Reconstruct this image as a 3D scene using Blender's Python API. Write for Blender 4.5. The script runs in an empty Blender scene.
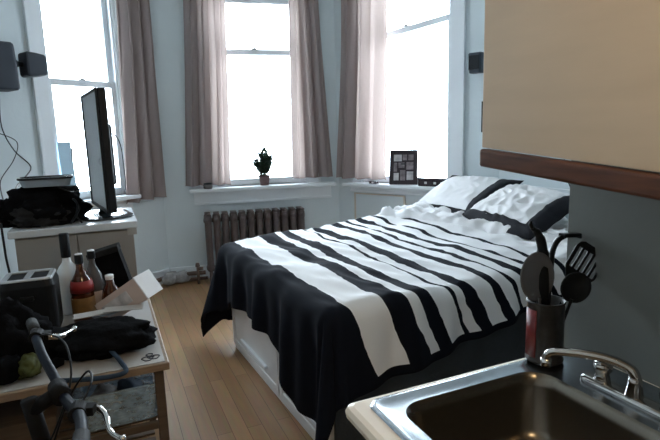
import bpy, bmesh, math, random
from mathutils import Vector, Matrix
random.seed(7)
R_ = math.radians
sc = bpy.context.scene
col = sc.collection
pi = math.pi

# ------------------------------------------------------------------ materials
def mat(name, colr, rough=.6, metal=0., noise=0., nscale=8., bump=0., bscale=60., spec=.5, trans=0., ior=1.45, coat=0., stretch=None):
    m = bpy.data.materials.new(name); m.use_nodes = True
    nt = m.node_tree; b = nt.nodes['Principled BSDF']
    b.inputs['Base Color'].default_value = (*colr, 1)
    b.inputs['Roughness'].default_value = rough
    b.inputs['Metallic'].default_value = metal
    b.inputs['Specular IOR Level'].default_value = spec
    b.inputs['Transmission Weight'].default_value = trans
    b.inputs['IOR'].default_value = ior
    b.inputs['Coat Weight'].default_value = coat
    tc = nt.nodes.new('ShaderNodeTexCoord')
    mp = nt.nodes.new('ShaderNodeMapping')
    nt.links.new(tc.outputs['Object'], mp.inputs['Vector'])
    if stretch: mp.inputs['Scale'].default_value = stretch
    n = nt.nodes.new('ShaderNodeTexNoise'); n.inputs['Scale'].default_value = nscale; n.inputs['Detail'].default_value = 4
    nt.links.new(mp.outputs['Vector'], n.inputs['Vector'])
    r = nt.nodes.new('ShaderNodeValToRGB')
    k = max(noise, .03)
    r.color_ramp.elements[0].position = .3; r.color_ramp.elements[1].position = .7
    r.color_ramp.elements[0].color = (*[c*(1-k) for c in colr], 1)
    r.color_ramp.elements[1].color = (*[min(1, c*(1+k)) for c in colr], 1)
    nt.links.new(n.outputs['Fac'], r.inputs['Fac']); nt.links.new(r.outputs['Color'], b.inputs['Base Color'])
    if bump:
        n2 = nt.nodes.new('ShaderNodeTexNoise'); n2.inputs['Scale'].default_value = bscale; n2.inputs['Detail'].default_value = 3
        nt.links.new(mp.outputs['Vector'], n2.inputs['Vector'])
        bp = nt.nodes.new('ShaderNodeBump'); bp.inputs['Strength'].default_value = bump; bp.inputs['Distance'].default_value = .01
        nt.links.new(n2.outputs['Fac'], bp.inputs['Height']); nt.links.new(bp.outputs['Normal'], b.inputs['Normal'])
    return m

M = {}
M['wall'] = mat('wall_paint', (.66, .73, .76), .55, noise=.04, nscale=2, bump=.15, bscale=25)
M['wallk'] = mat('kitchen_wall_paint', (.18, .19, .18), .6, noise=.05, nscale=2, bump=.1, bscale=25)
M['ceil'] = mat('ceiling_paint', (.62, .64, .63), .8)
M['white'] = mat('white_gloss_paint', (.78, .82, .85), .4, noise=.03, nscale=3)
M['bedwhite'] = mat('white_bed_laminate', (.74, .74, .74), .4, noise=.03, nscale=3)
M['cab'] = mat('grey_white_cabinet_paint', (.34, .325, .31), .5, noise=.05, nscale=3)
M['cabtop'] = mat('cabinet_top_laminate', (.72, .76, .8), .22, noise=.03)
M['rad'] = mat('radiator_brown_paint', (.095, .072, .068), .45, noise=.15, nscale=20)
M['pipe'] = mat('pipe_dull_metal', (.15, .10, .08), .55, noise=.25, nscale=15)
M['rag'] = mat('grey_wrap', (.34, .33, .33), .9, noise=.35, nscale=18, bump=.4)
M['black'] = mat('black_plastic', (.012, .014, .017), .45, spec=.25, noise=.1)
M['spk'] = mat('speaker_charcoal_plastic', (.03, .038, .052), .5, noise=.1)
M['blackcloth'] = mat('black_cloth', (.005, .005, .006), .95, spec=.08, noise=.4, nscale=10, bump=.6, bscale=40)
M['greycloth'] = mat('dark_grey_cloth', (.022, .022, .023), .95, spec=.1, noise=.4, nscale=10, bump=.6, bscale=40)
M['screen'] = mat('glossy_dark_screen', (.03, .04, .047), .22, noise=.2, nscale=4, coat=.5)
M['satin'] = mat('bright_satin_steel', (.62, .64, .67), .35, metal=.6, noise=.03)
M['alloy'] = mat('worn_dark_alloy', (.010, .010, .011), .6, spec=.12, noise=.15)
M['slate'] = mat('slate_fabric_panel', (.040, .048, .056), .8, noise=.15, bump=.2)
M['dark'] = mat('low_bounce_dark_wall', (.20, .19, .17), .7, noise=.05)  # for the unseen back wall, coloured dark to cut bounced light
M['chrome'] = mat('chrome', (.55, .53, .51), .12, metal=1., noise=.03)
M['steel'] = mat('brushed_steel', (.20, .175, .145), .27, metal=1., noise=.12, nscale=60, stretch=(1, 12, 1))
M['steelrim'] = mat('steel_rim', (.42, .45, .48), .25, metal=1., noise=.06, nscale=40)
M['counter'] = mat('counter_cream_laminate', (.82, .73, .62), .35, noise=.04)
M['lower'] = mat('cream_cabinet_paint', (.62, .55, .47), .5, noise=.04)
M['door'] = mat('tan_laminate', (.57, .452, .33), .45, noise=.05, nscale=3, stretch=(1, 1, 6))
M['oak'] = mat('reddish_brown_wood', (.085, .030, .013), .32, noise=.35, nscale=10, stretch=(9, 1, 9))
M['tabwood'] = mat('table_light_wood', (.27, .185, .12), .5, noise=.18, nscale=8, stretch=(1, 8, 8))
M['slat'] = mat('shelf_brown_wood', (.11, .075, .05), .6, noise=.2, nscale=8, stretch=(1, 8, 8))
M['paper'] = mat('white_paper', (.44, .42, .40), .7, noise=.03)
M['card'] = mat('pinkish_carton', (.60, .47, .42), .7, noise=.06, nscale=12)
M['frost'] = mat('frosted_glass_bottle', (.80, .84, .88), .35, noise=.04)
M['amber'] = mat('dark_amber_glass', (.09, .022, .008), .08, noise=.1, trans=.3)
M['clear'] = mat('clear_bottle_glass', (.14, .13, .13), .08, trans=.45)
M['red'] = mat('red_label', (.30, .02, .018), .5, noise=.1)
M['gold'] = mat('gold_label', (.22, .11, .03), .5, noise=.25, nscale=30)
M['silver'] = mat('silver_cap_painted_glint', (.9, .9, .92), .25)  # near-white colour puts the reflected window light into the silver caps
M['lime'] = mat('lime_green_cloth', (.06, .068, .014), .8, noise=.2)
M['bluecloth'] = mat('blue_webbing', (.02, .04, .07), .8, noise=.2)
M['bike'] = mat('dark_blue_bike_paint', (.005, .008, .016), .45, spec=.15, noise=.1)
M['rubber'] = mat('black_rubber', (.012, .012, .012), .75, noise=.2, bump=.3, bscale=120)
M['leaf'] = mat('dark_green_leaf', (.035, .07, .045), .55, noise=.3, nscale=30)
M['terra'] = mat('dusky_plant_pot', (.17, .10, .095), .7, noise=.15)
M['soil'] = mat('soil', (.04, .03, .02), .9, noise=.3)
M['photo'] = mat('faded_photo_print', (.22, .18, .19), .3, noise=.6, nscale=14)
M['photo2'] = mat('pale_photo_print', (.55, .52, .52), .3, noise=.4, nscale=14)
M['frame'] = mat('dark_frame', (.035, .025, .03), .25, noise=.1)
M['jar'] = mat('dark_tin', (.045, .042, .04), .3, metal=.4, noise=.4, nscale=18)
M['jarred'] = mat('dark_red_print', (.16, .012, .012), .35, noise=.35, nscale=22)
M['nylon'] = mat('black_nylon', (.007, .008, .009), .4, spec=.3, noise=.1)
M['smoke'] = mat('smoky_grey_plastic', (.22, .21, .21), .25, noise=.06, trans=.35)
M['tray'] = mat('pale_blue_plastic', (.30, .36, .42), .15, noise=.08, coat=.4)
M['ltblue'] = mat('pale_blue_board', (.45, .62, .74), .5, noise=.05)
M['sheet'] = mat('white_cotton', (.84, .83, .84), .85, noise=.02, bump=.25, bscale=14)
M['piping'] = mat('black_cotton', (.007, .008, .013), .85, noise=.3, bump=.2, bscale=80)
M['ink'] = mat('dark_ink', (.03, .03, .04), .7)
M['rod'] = mat('curtain_rod_metal', (.3, .3, .31), .3, metal=1.)
M['plug'] = mat('ivory_plastic', (.62, .6, .56), .4)

def glass_mat():
    m = bpy.data.materials.new('window_glass'); m.use_nodes = True; nt = m.node_tree
    nt.nodes.remove(nt.nodes['Principled BSDF'])
    t = nt.nodes.new('ShaderNodeBsdfTransparent'); t.inputs[0].default_value = (.96, .98, 1, 1)
    g = nt.nodes.new('ShaderNodeBsdfGlossy'); g.inputs['Roughness'].default_value = .03
    fr = nt.nodes.new('ShaderNodeFresnel'); fr.inputs['IOR'].default_value = 1.35
    mx = nt.nodes.new('ShaderNodeMixShader')
    nt.links.new(fr.outputs[0], mx.inputs[0]); nt.links.new(t.outputs[0], mx.inputs[1]); nt.links.new(g.outputs[0], mx.inputs[2])
    nt.links.new(mx.outputs[0], nt.nodes['Material Output'].inputs[0]); return m
M['glass'] = glass_mat()
def bag_mat():
    m = bpy.data.materials.new('clear_blue_plastic_film'); m.use_nodes = True; nt = m.node_tree
    b = nt.nodes['Principled BSDF']; b.inputs['Base Color'].default_value = (.50, .64, .74, 1); b.inputs['Roughness'].default_value = .2
    t = nt.nodes.new('ShaderNodeBsdfTransparent'); mx = nt.nodes.new('ShaderNodeMixShader')
    n = nt.nodes.new('ShaderNodeTexNoise'); n.inputs['Scale'].default_value = 9
    ml = nt.nodes.new('ShaderNodeMath'); ml.operation = 'MULTIPLY'; ml.inputs[1].default_value = .8
    nt.links.new(n.outputs['Fac'], ml.inputs[0]); nt.links.new(ml.outputs[0], mx.inputs[0])
    nt.links.new(t.outputs[0], mx.inputs[1]); nt.links.new(b.outputs[0], mx.inputs[2])
    nt.links.new(mx.outputs[0], nt.nodes['Material Output'].inputs[0]); return m
M['film'] = bag_mat()
def curtain_mat():
    m = bpy.data.materials.new('taupe_curtain_fabric'); m.use_nodes = True; nt = m.node_tree
    nt.nodes.remove(nt.nodes['Principled BSDF'])
    d = nt.nodes.new('ShaderNodeBsdfDiffuse'); t = nt.nodes.new('ShaderNodeBsdfTranslucent'); mx = nt.nodes.new('ShaderNodeMixShader')
    n = nt.nodes.new('ShaderNodeTexNoise'); n.inputs['Scale'].default_value = 30
    r = nt.nodes.new('ShaderNodeValToRGB'); r.color_ramp.elements[0].color = (.36, .30, .295, 1); r.color_ramp.elements[1].color = (.42, .355, .345, 1)
    nt.links.new(n.outputs['Fac'], r.inputs[0]); nt.links.new(r.outputs[0], d.inputs[0])
    t.inputs[0].default_value = (.38, .305, .275, 1); mx.inputs[0].default_value = .27
    nt.links.new(d.outputs[0], mx.inputs[1]); nt.links.new(t.outputs[0], mx.inputs[2])
    nt.links.new(mx.outputs[0], nt.nodes['Material Output'].inputs[0]); return m
M['curtain'] = curtain_mat()
def floor_mat():
    m = bpy.data.materials.new('oak_strip_floor'); m.use_nodes = True; nt = m.node_tree; b = nt.nodes['Principled BSDF']
    tc = nt.nodes.new('ShaderNodeTexCoord'); mp = nt.nodes.new('ShaderNodeMapping'); mp.inputs['Rotation'].default_value = (0, 0, pi/2)
    nt.links.new(tc.outputs['Object'], mp.inputs[0])
    br = nt.nodes.new('ShaderNodeTexBrick'); br.inputs['Scale'].default_value = 1
    br.inputs['Brick Width'].default_value = 1.3; br.inputs['Row Height'].default_value = .085; br.inputs['Mortar Size'].default_value = .0015
    br.inputs['Color1'].default_value = (.50, .30, .15, 1); br.inputs['Color2'].default_value = (.36, .20, .09, 1); br.inputs['Mortar'].default_value = (.14, .07, .035, 1)
    nt.links.new(mp.outputs[0], br.inputs['Vector'])
    n = nt.nodes.new('ShaderNodeTexNoise'); n.inputs['Scale'].default_value = 5; n.inputs['Detail'].default_value = 5
    mp2 = nt.nodes.new('ShaderNodeMapping'); mp2.inputs['Scale'].default_value = (8, 1, 1); nt.links.new(tc.outputs['Object'], mp2.inputs[0]); nt.links.new(mp2.outputs[0], n.inputs['Vector'])
    mx = nt.nodes.new('ShaderNodeMix'); mx.data_type = 'RGBA'; mx.blend_type = 'MULTIPLY'; mx.inputs[0].default_value = .45
    nt.links.new(br.outputs['Color'], mx.inputs[6]); nt.links.new(n.outputs['Color'], mx.inputs[7])
    nt.links.new(mx.outputs[2], b.inputs['Base Color']); b.inputs['Roughness'].default_value = .34
    return m
M['floor'] = floor_mat()
# striped bedding: UV.x = metres from the foot edge along the bed, UV.y = metres to the near hem
STR = [(-9, 0), (.05, 1), (.24, 0), (.355, 1), (.415, 0), (.49, 1), (.615, 0), (.630, 1), (.69, 0), (.765, 1), (.87, 0), (.93, 1), (1.0, 0), (1.03, 1), (1.10, 0), (1.16, 1), (1.24, 0), (1.28, 1), (1.38, 0), (1.42, 1)]
def stripe_mat():
    m = bpy.data.materials.new('black_white_striped_cotton'); m.use_nodes = True; nt = m.node_tree; b = nt.nodes['Principled BSDF']
    b.inputs['Roughness'].default_value = .9; b.inputs['Specular IOR Level'].default_value = .1
    b.inputs['Sheen Weight'].default_value = 0
    uv = nt.nodes.new('ShaderNodeUVMap'); uv.uv_map = 'UVMap'
    sp = nt.nodes.new('ShaderNodeSeparateXYZ'); nt.links.new(uv.outputs[0], sp.inputs[0])
    n = nt.nodes.new('ShaderNodeTexNoise'); n.inputs['Scale'].default_value = 6; nt.links.new(uv.outputs[0], n.inputs['Vector'])
    a = nt.nodes.new('ShaderNodeMath'); a.operation = 'MULTIPLY_ADD'; a.inputs[1].default_value = .05; nt.links.new(n.outputs['Fac'], a.inputs[0])
    nt.links.new(sp.outputs[0], a.inputs[2])
    s = nt.nodes.new('ShaderNodeMapRange'); s.inputs['From Min'].default_value = -1 + .025; s.inputs['From Max'].default_value = 2 + .025
    nt.links.new(a.outputs[0], s.inputs['Value'])
    r = nt.nodes.new('ShaderNodeValToRGB'); r.color_ramp.interpolation = 'CONSTANT'
    K = (.007, .0085, .014, 1); W = (.84, .83, .84, 1)
    els = r.color_ramp.elements
    els[0].position = 0; els[0].color = K
    for i, (p, w) in enumerate(STR[1:]):
        e = els[1] if i == 0 else els.new((p+1)/3)
        e.position = (p+1)/3; e.color = W if w else K
    nt.links.new(s.outputs[0], r.inputs[0])
    lt = nt.nodes.new('ShaderNodeMath'); lt.operation = 'LESS_THAN'; lt.inputs[1].default_value = .055
    nt.links.new(sp.outputs[1], lt.inputs[0])
    mx = nt.nodes.new('ShaderNodeMix'); mx.data_type = 'RGBA'; nt.links.new(lt.outputs[0], mx.inputs[0]); nt.links.new(r.outputs[0], mx.inputs[6]); mx.inputs[7].default_value = K
    nt.links.new(mx.outputs[2], b.inputs['Base Color'])
    return m
M['stripe'] = stripe_mat()

# ------------------------------------------------------------------ mesh helpers
def box(bm, c, s, rz=0, ry=0, rx=0):
    mt = Matrix.Translation(c) @ Matrix.Rotation(rz, 4, 'Z') @ Matrix.Rotation(ry, 4, 'Y') @ Matrix.Rotation(rx, 4, 'X') @ Matrix.Diagonal((*s, 1))
    return bmesh.ops.create_cube(bm, size=1, matrix=mt)['verts']
def bx(bm, x0, x1, y0, y1, z0, z1):
    return box(bm, ((x0+x1)/2, (y0+y1)/2, (z0+z1)/2), (abs(x1-x0), abs(y1-y0), abs(z1-z0)))
def cyl(bm, p0, p1, r0, r1=None, seg=20):
    p0, p1 = Vector(p0), Vector(p1); r1 = r0 if r1 is None else r1
    d = p1-p0; q = d.to_track_quat('Z', 'Y').to_matrix().to_4x4()
    bmesh.ops.create_cone(bm, cap_ends=True, segments=seg, radius1=r0, radius2=r1, depth=d.length, matrix=Matrix.Translation((p0+p1)/2) @ q)
def tube(bm, pts, rad, seg=10, closed=False, sub=0):
    P = [Vector(p) for p in pts]
    if sub:
        Q = []
        n = len(P)
        for i in range(n-1):
            a, b, c, d = P[max(i-1, 0)], P[i], P[i+1], P[min(i+2, n-1)]
            for k in range(sub):
                t = k/sub
                Q.append(.5*((2*b)+(-a+c)*t+(2*a-5*b+4*c-d)*t*t+(-a+3*b-3*c+d)*t**3))
        Q.append(P[-1]); P = Q
    rings = []; n = len(P); up = None
    for i, p in enumerate(P):
        if closed: t = P[(i+1) % n]-P[i-1]
        else: t = P[min(i+1, n-1)]-P[max(i-1, 0)]
        t.normalize()
        if up is None:
            up = Vector((0, 0, 1)) if abs(t.z) < .9 else Vector((1, 0, 0))
        sd = t.cross(up).normalized(); up = sd.cross(t).normalized()
        r = rad[min(int(i*len(rad)/n), len(rad)-1)] if isinstance(rad, (list, tuple)) else rad
        rings.append([bm.verts.new(p+(sd*math.cos(a)+up*math.sin(a))*r) for a in [2*pi*k/seg for k in range(seg)]])
    m = n if closed else n-1
    for i in range(m):
        A, B = rings[i], rings[(i+1) % n]
        for k in range(seg): bm.faces.new((A[k], A[(k+1) % seg], B[(k+1) % seg], B[k]))
    if not closed:
        bm.faces.new(rings[0][::-1]); bm.faces.new(rings[-1])
def lathe(bm, prof, c=(0, 0, 0), seg=28, rot=None):
    rings = []
    for r, z in prof:
        vs = []
        for k in range(seg):
            a = 2*pi*k/seg; v = Vector((r*math.cos(a), r*math.sin(a), z))
            if rot: v = rot @ v
            vs.append(bm.verts.new(v+Vector(c)))
        rings.append(vs)
    for A, B in zip(rings, rings[1:]):
        for k in range(seg): bm.faces.new((A[k], A[(k+1) % seg], B[(k+1) % seg], B[k]))
    bm.faces.new(rings[0][::-1]); bm.faces.new(rings[-1])
def prism(bm, pts, axis, a, b):
    # pts: 2D outline; axis: extrusion axis 'X','Y','Z'
    def v3(p, h): return {'X': (h, p[0], p[1]), 'Y': (p[0], h, p[1]), 'Z': (p[0], p[1], h)}[axis]
    A = [bm.verts.new(v3(p, a)) for p in pts]; B = [bm.verts.new(v3(p, b)) for p in pts]
    bm.faces.new(A); bm.faces.new(B[::-1])
    n = len(pts)
    for i in range(n): bm.faces.new((A[i], B[i], B[(i+1) % n], A[(i+1) % n]))
def rrect(x0, x1, y0, y1, r, n=6):
    out = []
    for cx, cy, a0 in ((x1-r, y1-r, 0), (x0+r, y1-r, pi/2), (x0+r, y0+r, pi), (x1-r, y0+r, 1.5*pi)):
        for k in range(n+1): out.append((cx+r*math.cos(a0+pi/2*k/n), cy+r*math.sin(a0+pi/2*k/n)))
    return out
def loft(bm, loops, cap0=True, cap1=True):
    V = [[bm.verts.new(p) for p in L] for L in loops]
    for A, B in zip(V, V[1:]):
        n = len(A)
        for k in range(n): bm.faces.new((A[k], A[(k+1) % n], B[(k+1) % n], B[k]))
    if cap0: bm.faces.new(V[0][::-1])
    if cap1: bm.faces.new(V[-1])
def blob(bm, c, s, amp=.15, freq=3., seed=0, flat=None, sub=4, rz=0):
    from mathutils import noise
    vs = bmesh.ops.create_icosphere(bm, subdivisions=sub, radius=1)['verts']
    rm = Matrix.Rotation(rz, 3, 'Z')
    for v in vs:
        n = v.co.normalized(); k = 1+amp*noise.noise(n*freq+Vector((seed, seed*1.7, 0)))+amp*.5*noise.noise(n*freq*2.6+Vector((seed*2, 0, seed)))
        p = Vector((n.x*s[0]*k, n.y*s[1]*k, n.z*s[2]*k))
        if flat is not None: p.z = max(p.z, flat)
        v.co = rm @ p + Vector(c)

def thing(name, label=None, cat=None, loc=(0, 0, 0), rz=0, group=None, kind=None):
    o = bpy.data.objects.new(name, None); o.empty_display_size = .05; col.objects.link(o)
    o.location = loc; o.rotation_euler = (0, 0, rz)
    return tag(o, label, cat, group, kind)
def tag(o, label=None, cat=None, group=None, kind=None):
    if label: o['label'] = label
    if cat: o['category'] = cat
    if group: o['group'] = group
    if kind: o['kind'] = kind
    return o
def obj(name, bm, m, parent=None, smooth=False, bev=0, world=False, label=None, sub=0, solid=0, keep=False, bseg=2):
    """world=True: the mesh was drawn in room coordinates, shift it under its parent."""
    off = Vector((0, 0, 0))
    if parent is not None and world: off = Vector(parent.location)
    if parent is None and not keep:
        xs = [v.co for v in bm.verts]
        off = Vector(((min(v.x for v in xs)+max(v.x for v in xs))/2, (min(v.y for v in xs)+max(v.y for v in xs))/2, min(v.z for v in xs)))
    if off.length: bmesh.ops.translate(bm, verts=bm.verts, vec=-off)
    bmesh.ops.recalc_face_normals(bm, faces=bm.faces)
    me = bpy.data.meshes.new(name); bm.to_mesh(me); bm.free()
    o = bpy.data.objects.new(name, me); col.objects.link(o)
    for x in (m if isinstance(m, (list, tuple)) else [m]): me.materials.append(M[x])
    if parent is not None: o.parent = parent
    elif not keep: o.location = off
    if smooth:
        for p in me.polygons: p.use_smooth = True
    if bev:
        b = o.modifiers.new('bevel', 'BEVEL'); b.width = bev; b.segments = bseg; b.limit_method = 'ANGLE'; b.angle_limit = R_(35)
    if sub:
        s = o.modifiers.new('sub', 'SUBSURF'); s.levels = sub; s.render_levels = sub
    if solid:
        s = o.modifiers.new('solid', 'SOLIDIFY'); s.thickness = solid; s.offset = 0
    if label: o['label'] = label
    return o
def copy_tree(o, parent=None):
    c = o.copy(); col.objects.link(c)
    if parent is not None: c.parent = parent
    for ch in list(o.children): copy_tree(ch, c)
    return c
N = bmesh.new

# ------------------------------------------------------------------ room
CE = 3.45
LX, RX, KX, KY, BY = -1.25, 3.40, 1.30, 1.13, -1.9
B2 = Vector((.57, 5.92, 0)); C2 = Vector((2.56, 5.57, 0))
def struct(o): o['kind'] = 'structure'; return o
bm = N(); bx(bm, LX-.15, RX+.5, BY-.15, 6.4, -.08, 0); struct(obj('floor', bm, 'floor', keep=True))
bm = N(); bx(bm, LX-.15, RX+.5, BY-.15, 6.4, CE, CE+.08); struct(obj('ceiling', bm, 'ceil', keep=True))
bm = N(); bx(bm, LX-.12, LX, BY, 4.95, 0, CE); struct(obj('wall_left', bm, 'wall', keep=True))
bm = N(); bx(bm, LX-.12, KX+.12, BY-.12, BY, 0, CE); struct(obj('wall_back', bm, 'dark', keep=True))
bm = N(); bx(bm, KX, KX+.12, BY, KY, 0, CE); bx(bm, KX+.12, RX+.12, KY-.12, KY, 0, CE); struct(obj('wall_kitchen', bm, 'wallk', keep=True))
bm = N(); bx(bm, RX, RX+.12, KY, 3.95, 0, CE); struct(obj('wall_right', bm, 'wall', keep=True))

WALLS = {1: (B2, R_(30)), 2: (B2, R_(-10)), 3: (C2, R_(-65))}
def W(k, t, n, z):
    o, a = WALLS[k]
    return Vector((o.x+t*math.cos(a)-n*math.sin(a), o.y+t*math.sin(a)+n*math.cos(a), z))
SILL = 1.05; HEAD = 3.15; TH = .20
SPEC = {1: ('wall_bay_left', -2.16, 0.0, -1.13, -.38, 2.16), 2: ('wall_bay_center', -0.03, 2.05, .55, 1.65, 2.54), 3: ('wall_bay_right', 0.0, 2.02, .36, 1.49, 2.66)}
for k, (nm, t0, t1, a, b, rail) in SPEC.items():
    o_, ang = WALLS[k]
    bm = N()
    bx(bm, t0, a, 0, TH, 0, CE); bx(bm, b, t1, 0, TH, 0, CE); bx(bm, a, b, 0, TH, 0, SILL); bx(bm, a, b, 0, TH, HEAD, CE)
    w = obj(nm, bm, 'wall', keep=True); w.location = o_; w.rotation_euler.z = ang; struct(w)
    win = thing('window_%d' % k, loc=W(k, (a+b)/2, 0, SILL), rz=ang, kind='structure')
    h = (b-a)/2; H = HEAD-SILL
    cw = .13 if k != 1 else .11
    bm = N()
    bx(bm, -h-cw, -h+.005, -.025, .0, -.02, H+cw); bx(bm, h-.005, h+cw, -.025, .0, -.02, H+cw); bx(bm, -h-cw, h+cw, -.028, .0, H, H+cw)
    # outer back-band of the casing
    bx(bm, -h-cw-.015, -h-cw+.012, -.038, .0, -.02, H+cw); bx(bm, h+cw-.012, h+cw+.015, -.038, .0, -.02, H+cw)
    # jambs and stops
    bx(bm, -h, -h+.03, 0, TH, 0, H); bx(bm, h-.03, h, 0, TH, 0, H); bx(bm, -h, h, 0, TH, H-.03, H)
    bx(bm, -h+.03, -h+.045, .02, .05, 0, H-.03); bx(bm, h-.045, h-.03, .02, .05, 0, H-.03)
    obj('window_frame', bm, 'white', win, bev=.004)
    rz = rail-SILL
    def sash(z0, z1, n0, st, bt, tp):
        s = N(); hi = h-.03
        bx(s, -hi, -hi+st, n0, n0+.035, z0, z1); bx(s, hi-st, hi, n0, n0+.035, z0, z1)
        bx(s, -hi+st, hi-st, n0, n0+.035, z0, z0+bt); bx(s, -hi+st, hi-st, n0, n0+.035, z1-tp, z1)
        if k == 3:
            for v in s.verts:
                if abs(v.co.z-rz) < .10: v.co.z += .085*v.co.x
        so = obj('sash', s, 'white', win, bev=.004)
        g = N(); bx(g, -hi+st-.005, hi-st+.005, n0+.014, n0+.02, z0+bt-.005, z1-tp+.005)
        obj('pane', g, 'glass', so)
        return so
    lo = sash(0, rz+.03, .06, .05, .075, .06)
    up = sash(rz-.03, H-.03, .10, .05, .06, .05)
    lk = N(); bx(lk, -.03, .03, .045, .075, rz+.03, rz+.042); cyl(lk, (0, .06, rz+.04), (0, .06, rz+.05), .012); obj('sash_lock', lk, 'rod', lo)
    sx = {1: (0, -.15), 2: (.07, .12), 3: (0, 0)}[k]
    s = N(); bx(s, -h-cw-.06-sx[0], h+cw+.06+sx[1], -.14, .0, -.04, 0); bx(s, -h, h, 0, .07, -.04, 0); obj('window_sill', s, 'white', win, bev=.008)
    s = N(); ah = .17 if k != 3 else .09; bx(s, -h-cw-.02-sx[0], h+cw+.02+sx[1], -.03, 0, -ah, -.04); bx(s, -h-cw-.02-sx[0], h+cw+.02+sx[1], -.042, 0, -ah-.02, -ah+.005); obj('apron', s, 'white', win, bev=.004)
    # daylight portal (sampling aid for the sky only, emits nothing itself)
    ld = bpy.data.lights.new('sky_portal', 'AREA'); ld.shape = 'RECTANGLE'; ld.size = b-a; ld.size_y = H; ld.cycles.is_portal = True
    lo_ = bpy.data.objects.new('sky_portal', ld); col.objects.link(lo_)
    lo_.location = W(k, (a+b)/2, TH+.03, SILL+H/2)
    lo_.rotation_euler = (R_(90), 0, ang+pi)
    lo_.rotation_euler = (Vector((math.sin(ang), -math.cos(ang), 0))).to_track_quat('-Z', 'Z').to_euler()
# baseboards
def rot_box_obj(name, k, t0, t1, n0, n1, z0, z1, m='white', bev=.006):
    o_, ang = WALLS[k]
    b = N(); bx(b, t0, t1, n0, n1, z0, z1); o = obj(name, b, m, keep=True, bev=bev); o.location = o_; o.rotation_euler.z = ang; return struct(o)
rot_box_obj('baseboard_bay_left', 1, -2.09, -.015, -.022, 0, 0, .16)
rot_box_obj('baseboard_bay_center', 2, .01, 2.0, -.022, 0, 0, .16)
rot_box_obj('baseboard_bay_right', 3, .02, 1.98, -.022, 0, 0, .16)
rot_box_obj('trim_1', 3, 1.70, 1.985, -.035, 0, 1.10, 1.16)
bm = N(); bx(bm, RX-.03, RX, KY, 3.7, 1.05, 1.11); struct(obj('trim_2', bm, 'white', keep=True, bev=.006))
bm = N(); bx(bm, RX-.022, RX, KY, 3.72, 0, .16); struct(obj('baseboard_right', bm, 'white', keep=True, bev=.006))
bm = N(); bx(bm, LX, LX+.022, BY, 4.8, 0, .16); struct(obj('baseboard_left', bm, 'white', keep=True, bev=.006))
# flat framed panel below the right bay window
p = thing('wall_panel', 'flat white framed panel on the wall under the right bay window', 'access panel', W(3, .60, 0, .47), R_(-65))
bm = N(); bx(bm, -.33, .33, -.012, 0, 0, .44); obj('panel', bm, 'wall', p, bev=.003)
bm = N()
for a in ((-.35, .35, .44, .455), (-.35, .35, -.015, 0), (-.35, -.33, 0, .44), (.33, .35, 0, .44)): bx(bm, a[0], a[1], -.02, 0, a[2], a[3])
obj('panel_frame', bm, 'lower', p, bev=.003)

# ------------------------------------------------------------------ curtains
def curtain(k, t0, t1, b0, b1, zb, folds, label, ph=0, sag=0):
    nx, nz = 110, 34; zt = 3.12
    cx, cy = W(k, (b0+b1)/2, -.085, 0).xy
    th = thing('curtain', label, 'curtain', (cx, cy, zb), group=None)
    bm = N(); g = []
    for j in range(nz+1):
        f = j/nz; e = f**1.2; row = []
        a = t0+(b0-t0)*e; b = t1+(b1-t1)*e
        for i in range(nx+1):
            s = i/nx
            amp = (.030+.018*f)
            w = s+.012*math.sin(5*f+s*9+ph)
            n = -.088+amp*math.sin(2*pi*folds*w+ph)+.008*math.sin(2*pi*folds*2.3*s+3*f+ph)
            z = zt+(zb-zt)*f + (sag*s + .006*math.sin(2*pi*folds*s))*f
            p = W(k, a+(b-a)*s+.010*math.sin(2*pi*folds*2*s+ph), n, z)
            row.append(bm.verts.new(p))
        g.append(row)
    for j in range(nz):
        for i in range(nx): bm.faces.new((g[j][i], g[j][i+1], g[j+1][i+1], g[j+1][i]))
    obj('curtain_panel', bm, 'curtain', th, smooth=True, world=True)
    bm = N()
    lo = [v for v in range(0)]
    pts = []
    for i in range(0, nx+1):
        s = i/nx; f = 1; w = s+.012*math.sin(5+s*9+ph)
        n = -.088+.048*math.sin(2*pi*folds*w+ph)+.008*math.sin(2*pi*folds*2.3*s+3+ph)
        pts.append(W(k, b0+(b1-b0)*s+.010*math.sin(2*pi*folds*2*s+ph), n, zb+sag*s+.006*math.sin(2*pi*folds*s)+.002))
    tube(bm, pts, .0045, 6)
    obj('hem', bm, 'curtain', th, smooth=True, world=True)
    return th
curtain(1, -.40, -.03, -.505, -.015, .965, 3, 'taupe curtain at the right side of the left bay window behind the television', .4, .03)
curtain(2, .36, .79, .24, .73, 1.085, 3.5, 'taupe curtain at the left side of the middle bay window', 1.2)
curtain(2, 1.48, 1.82, 1.44, 1.93, 1.115, 3, 'taupe curtain at the right side of the middle bay window', 2.1)
curtain(3, .17, .79, .04, .765, 1.10, 3.5, 'taupe curtain at the left side of the right bay window', .2)
for k, a, b, lb in ((1, -1.25, -.04, 'curtain rod over the left bay window'), (2, .30, 1.95, 'curtain rod over the middle bay window'), (3, .10, 1.66, 'curtain rod over the right bay window')):
    th = thing('curtain_rod', 'thin grey metal '+lb, 'curtain rod', W(k, (a+b)/2, -.088, 3.13))
    bm = N(); cyl(bm, W(k, a, -.088, 3.13), W(k, b, -.088, 3.13), .010); obj('rod', bm, 'rod', th, smooth=True, world=True)
    for q in (a+.03, b-.03):
        bm = N(); cyl(bm, W(k, q, -.088, 3.13), W(k, q, -.0, 3.13), .007); obj('bracket', bm, 'rod', th, world=True)

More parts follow.
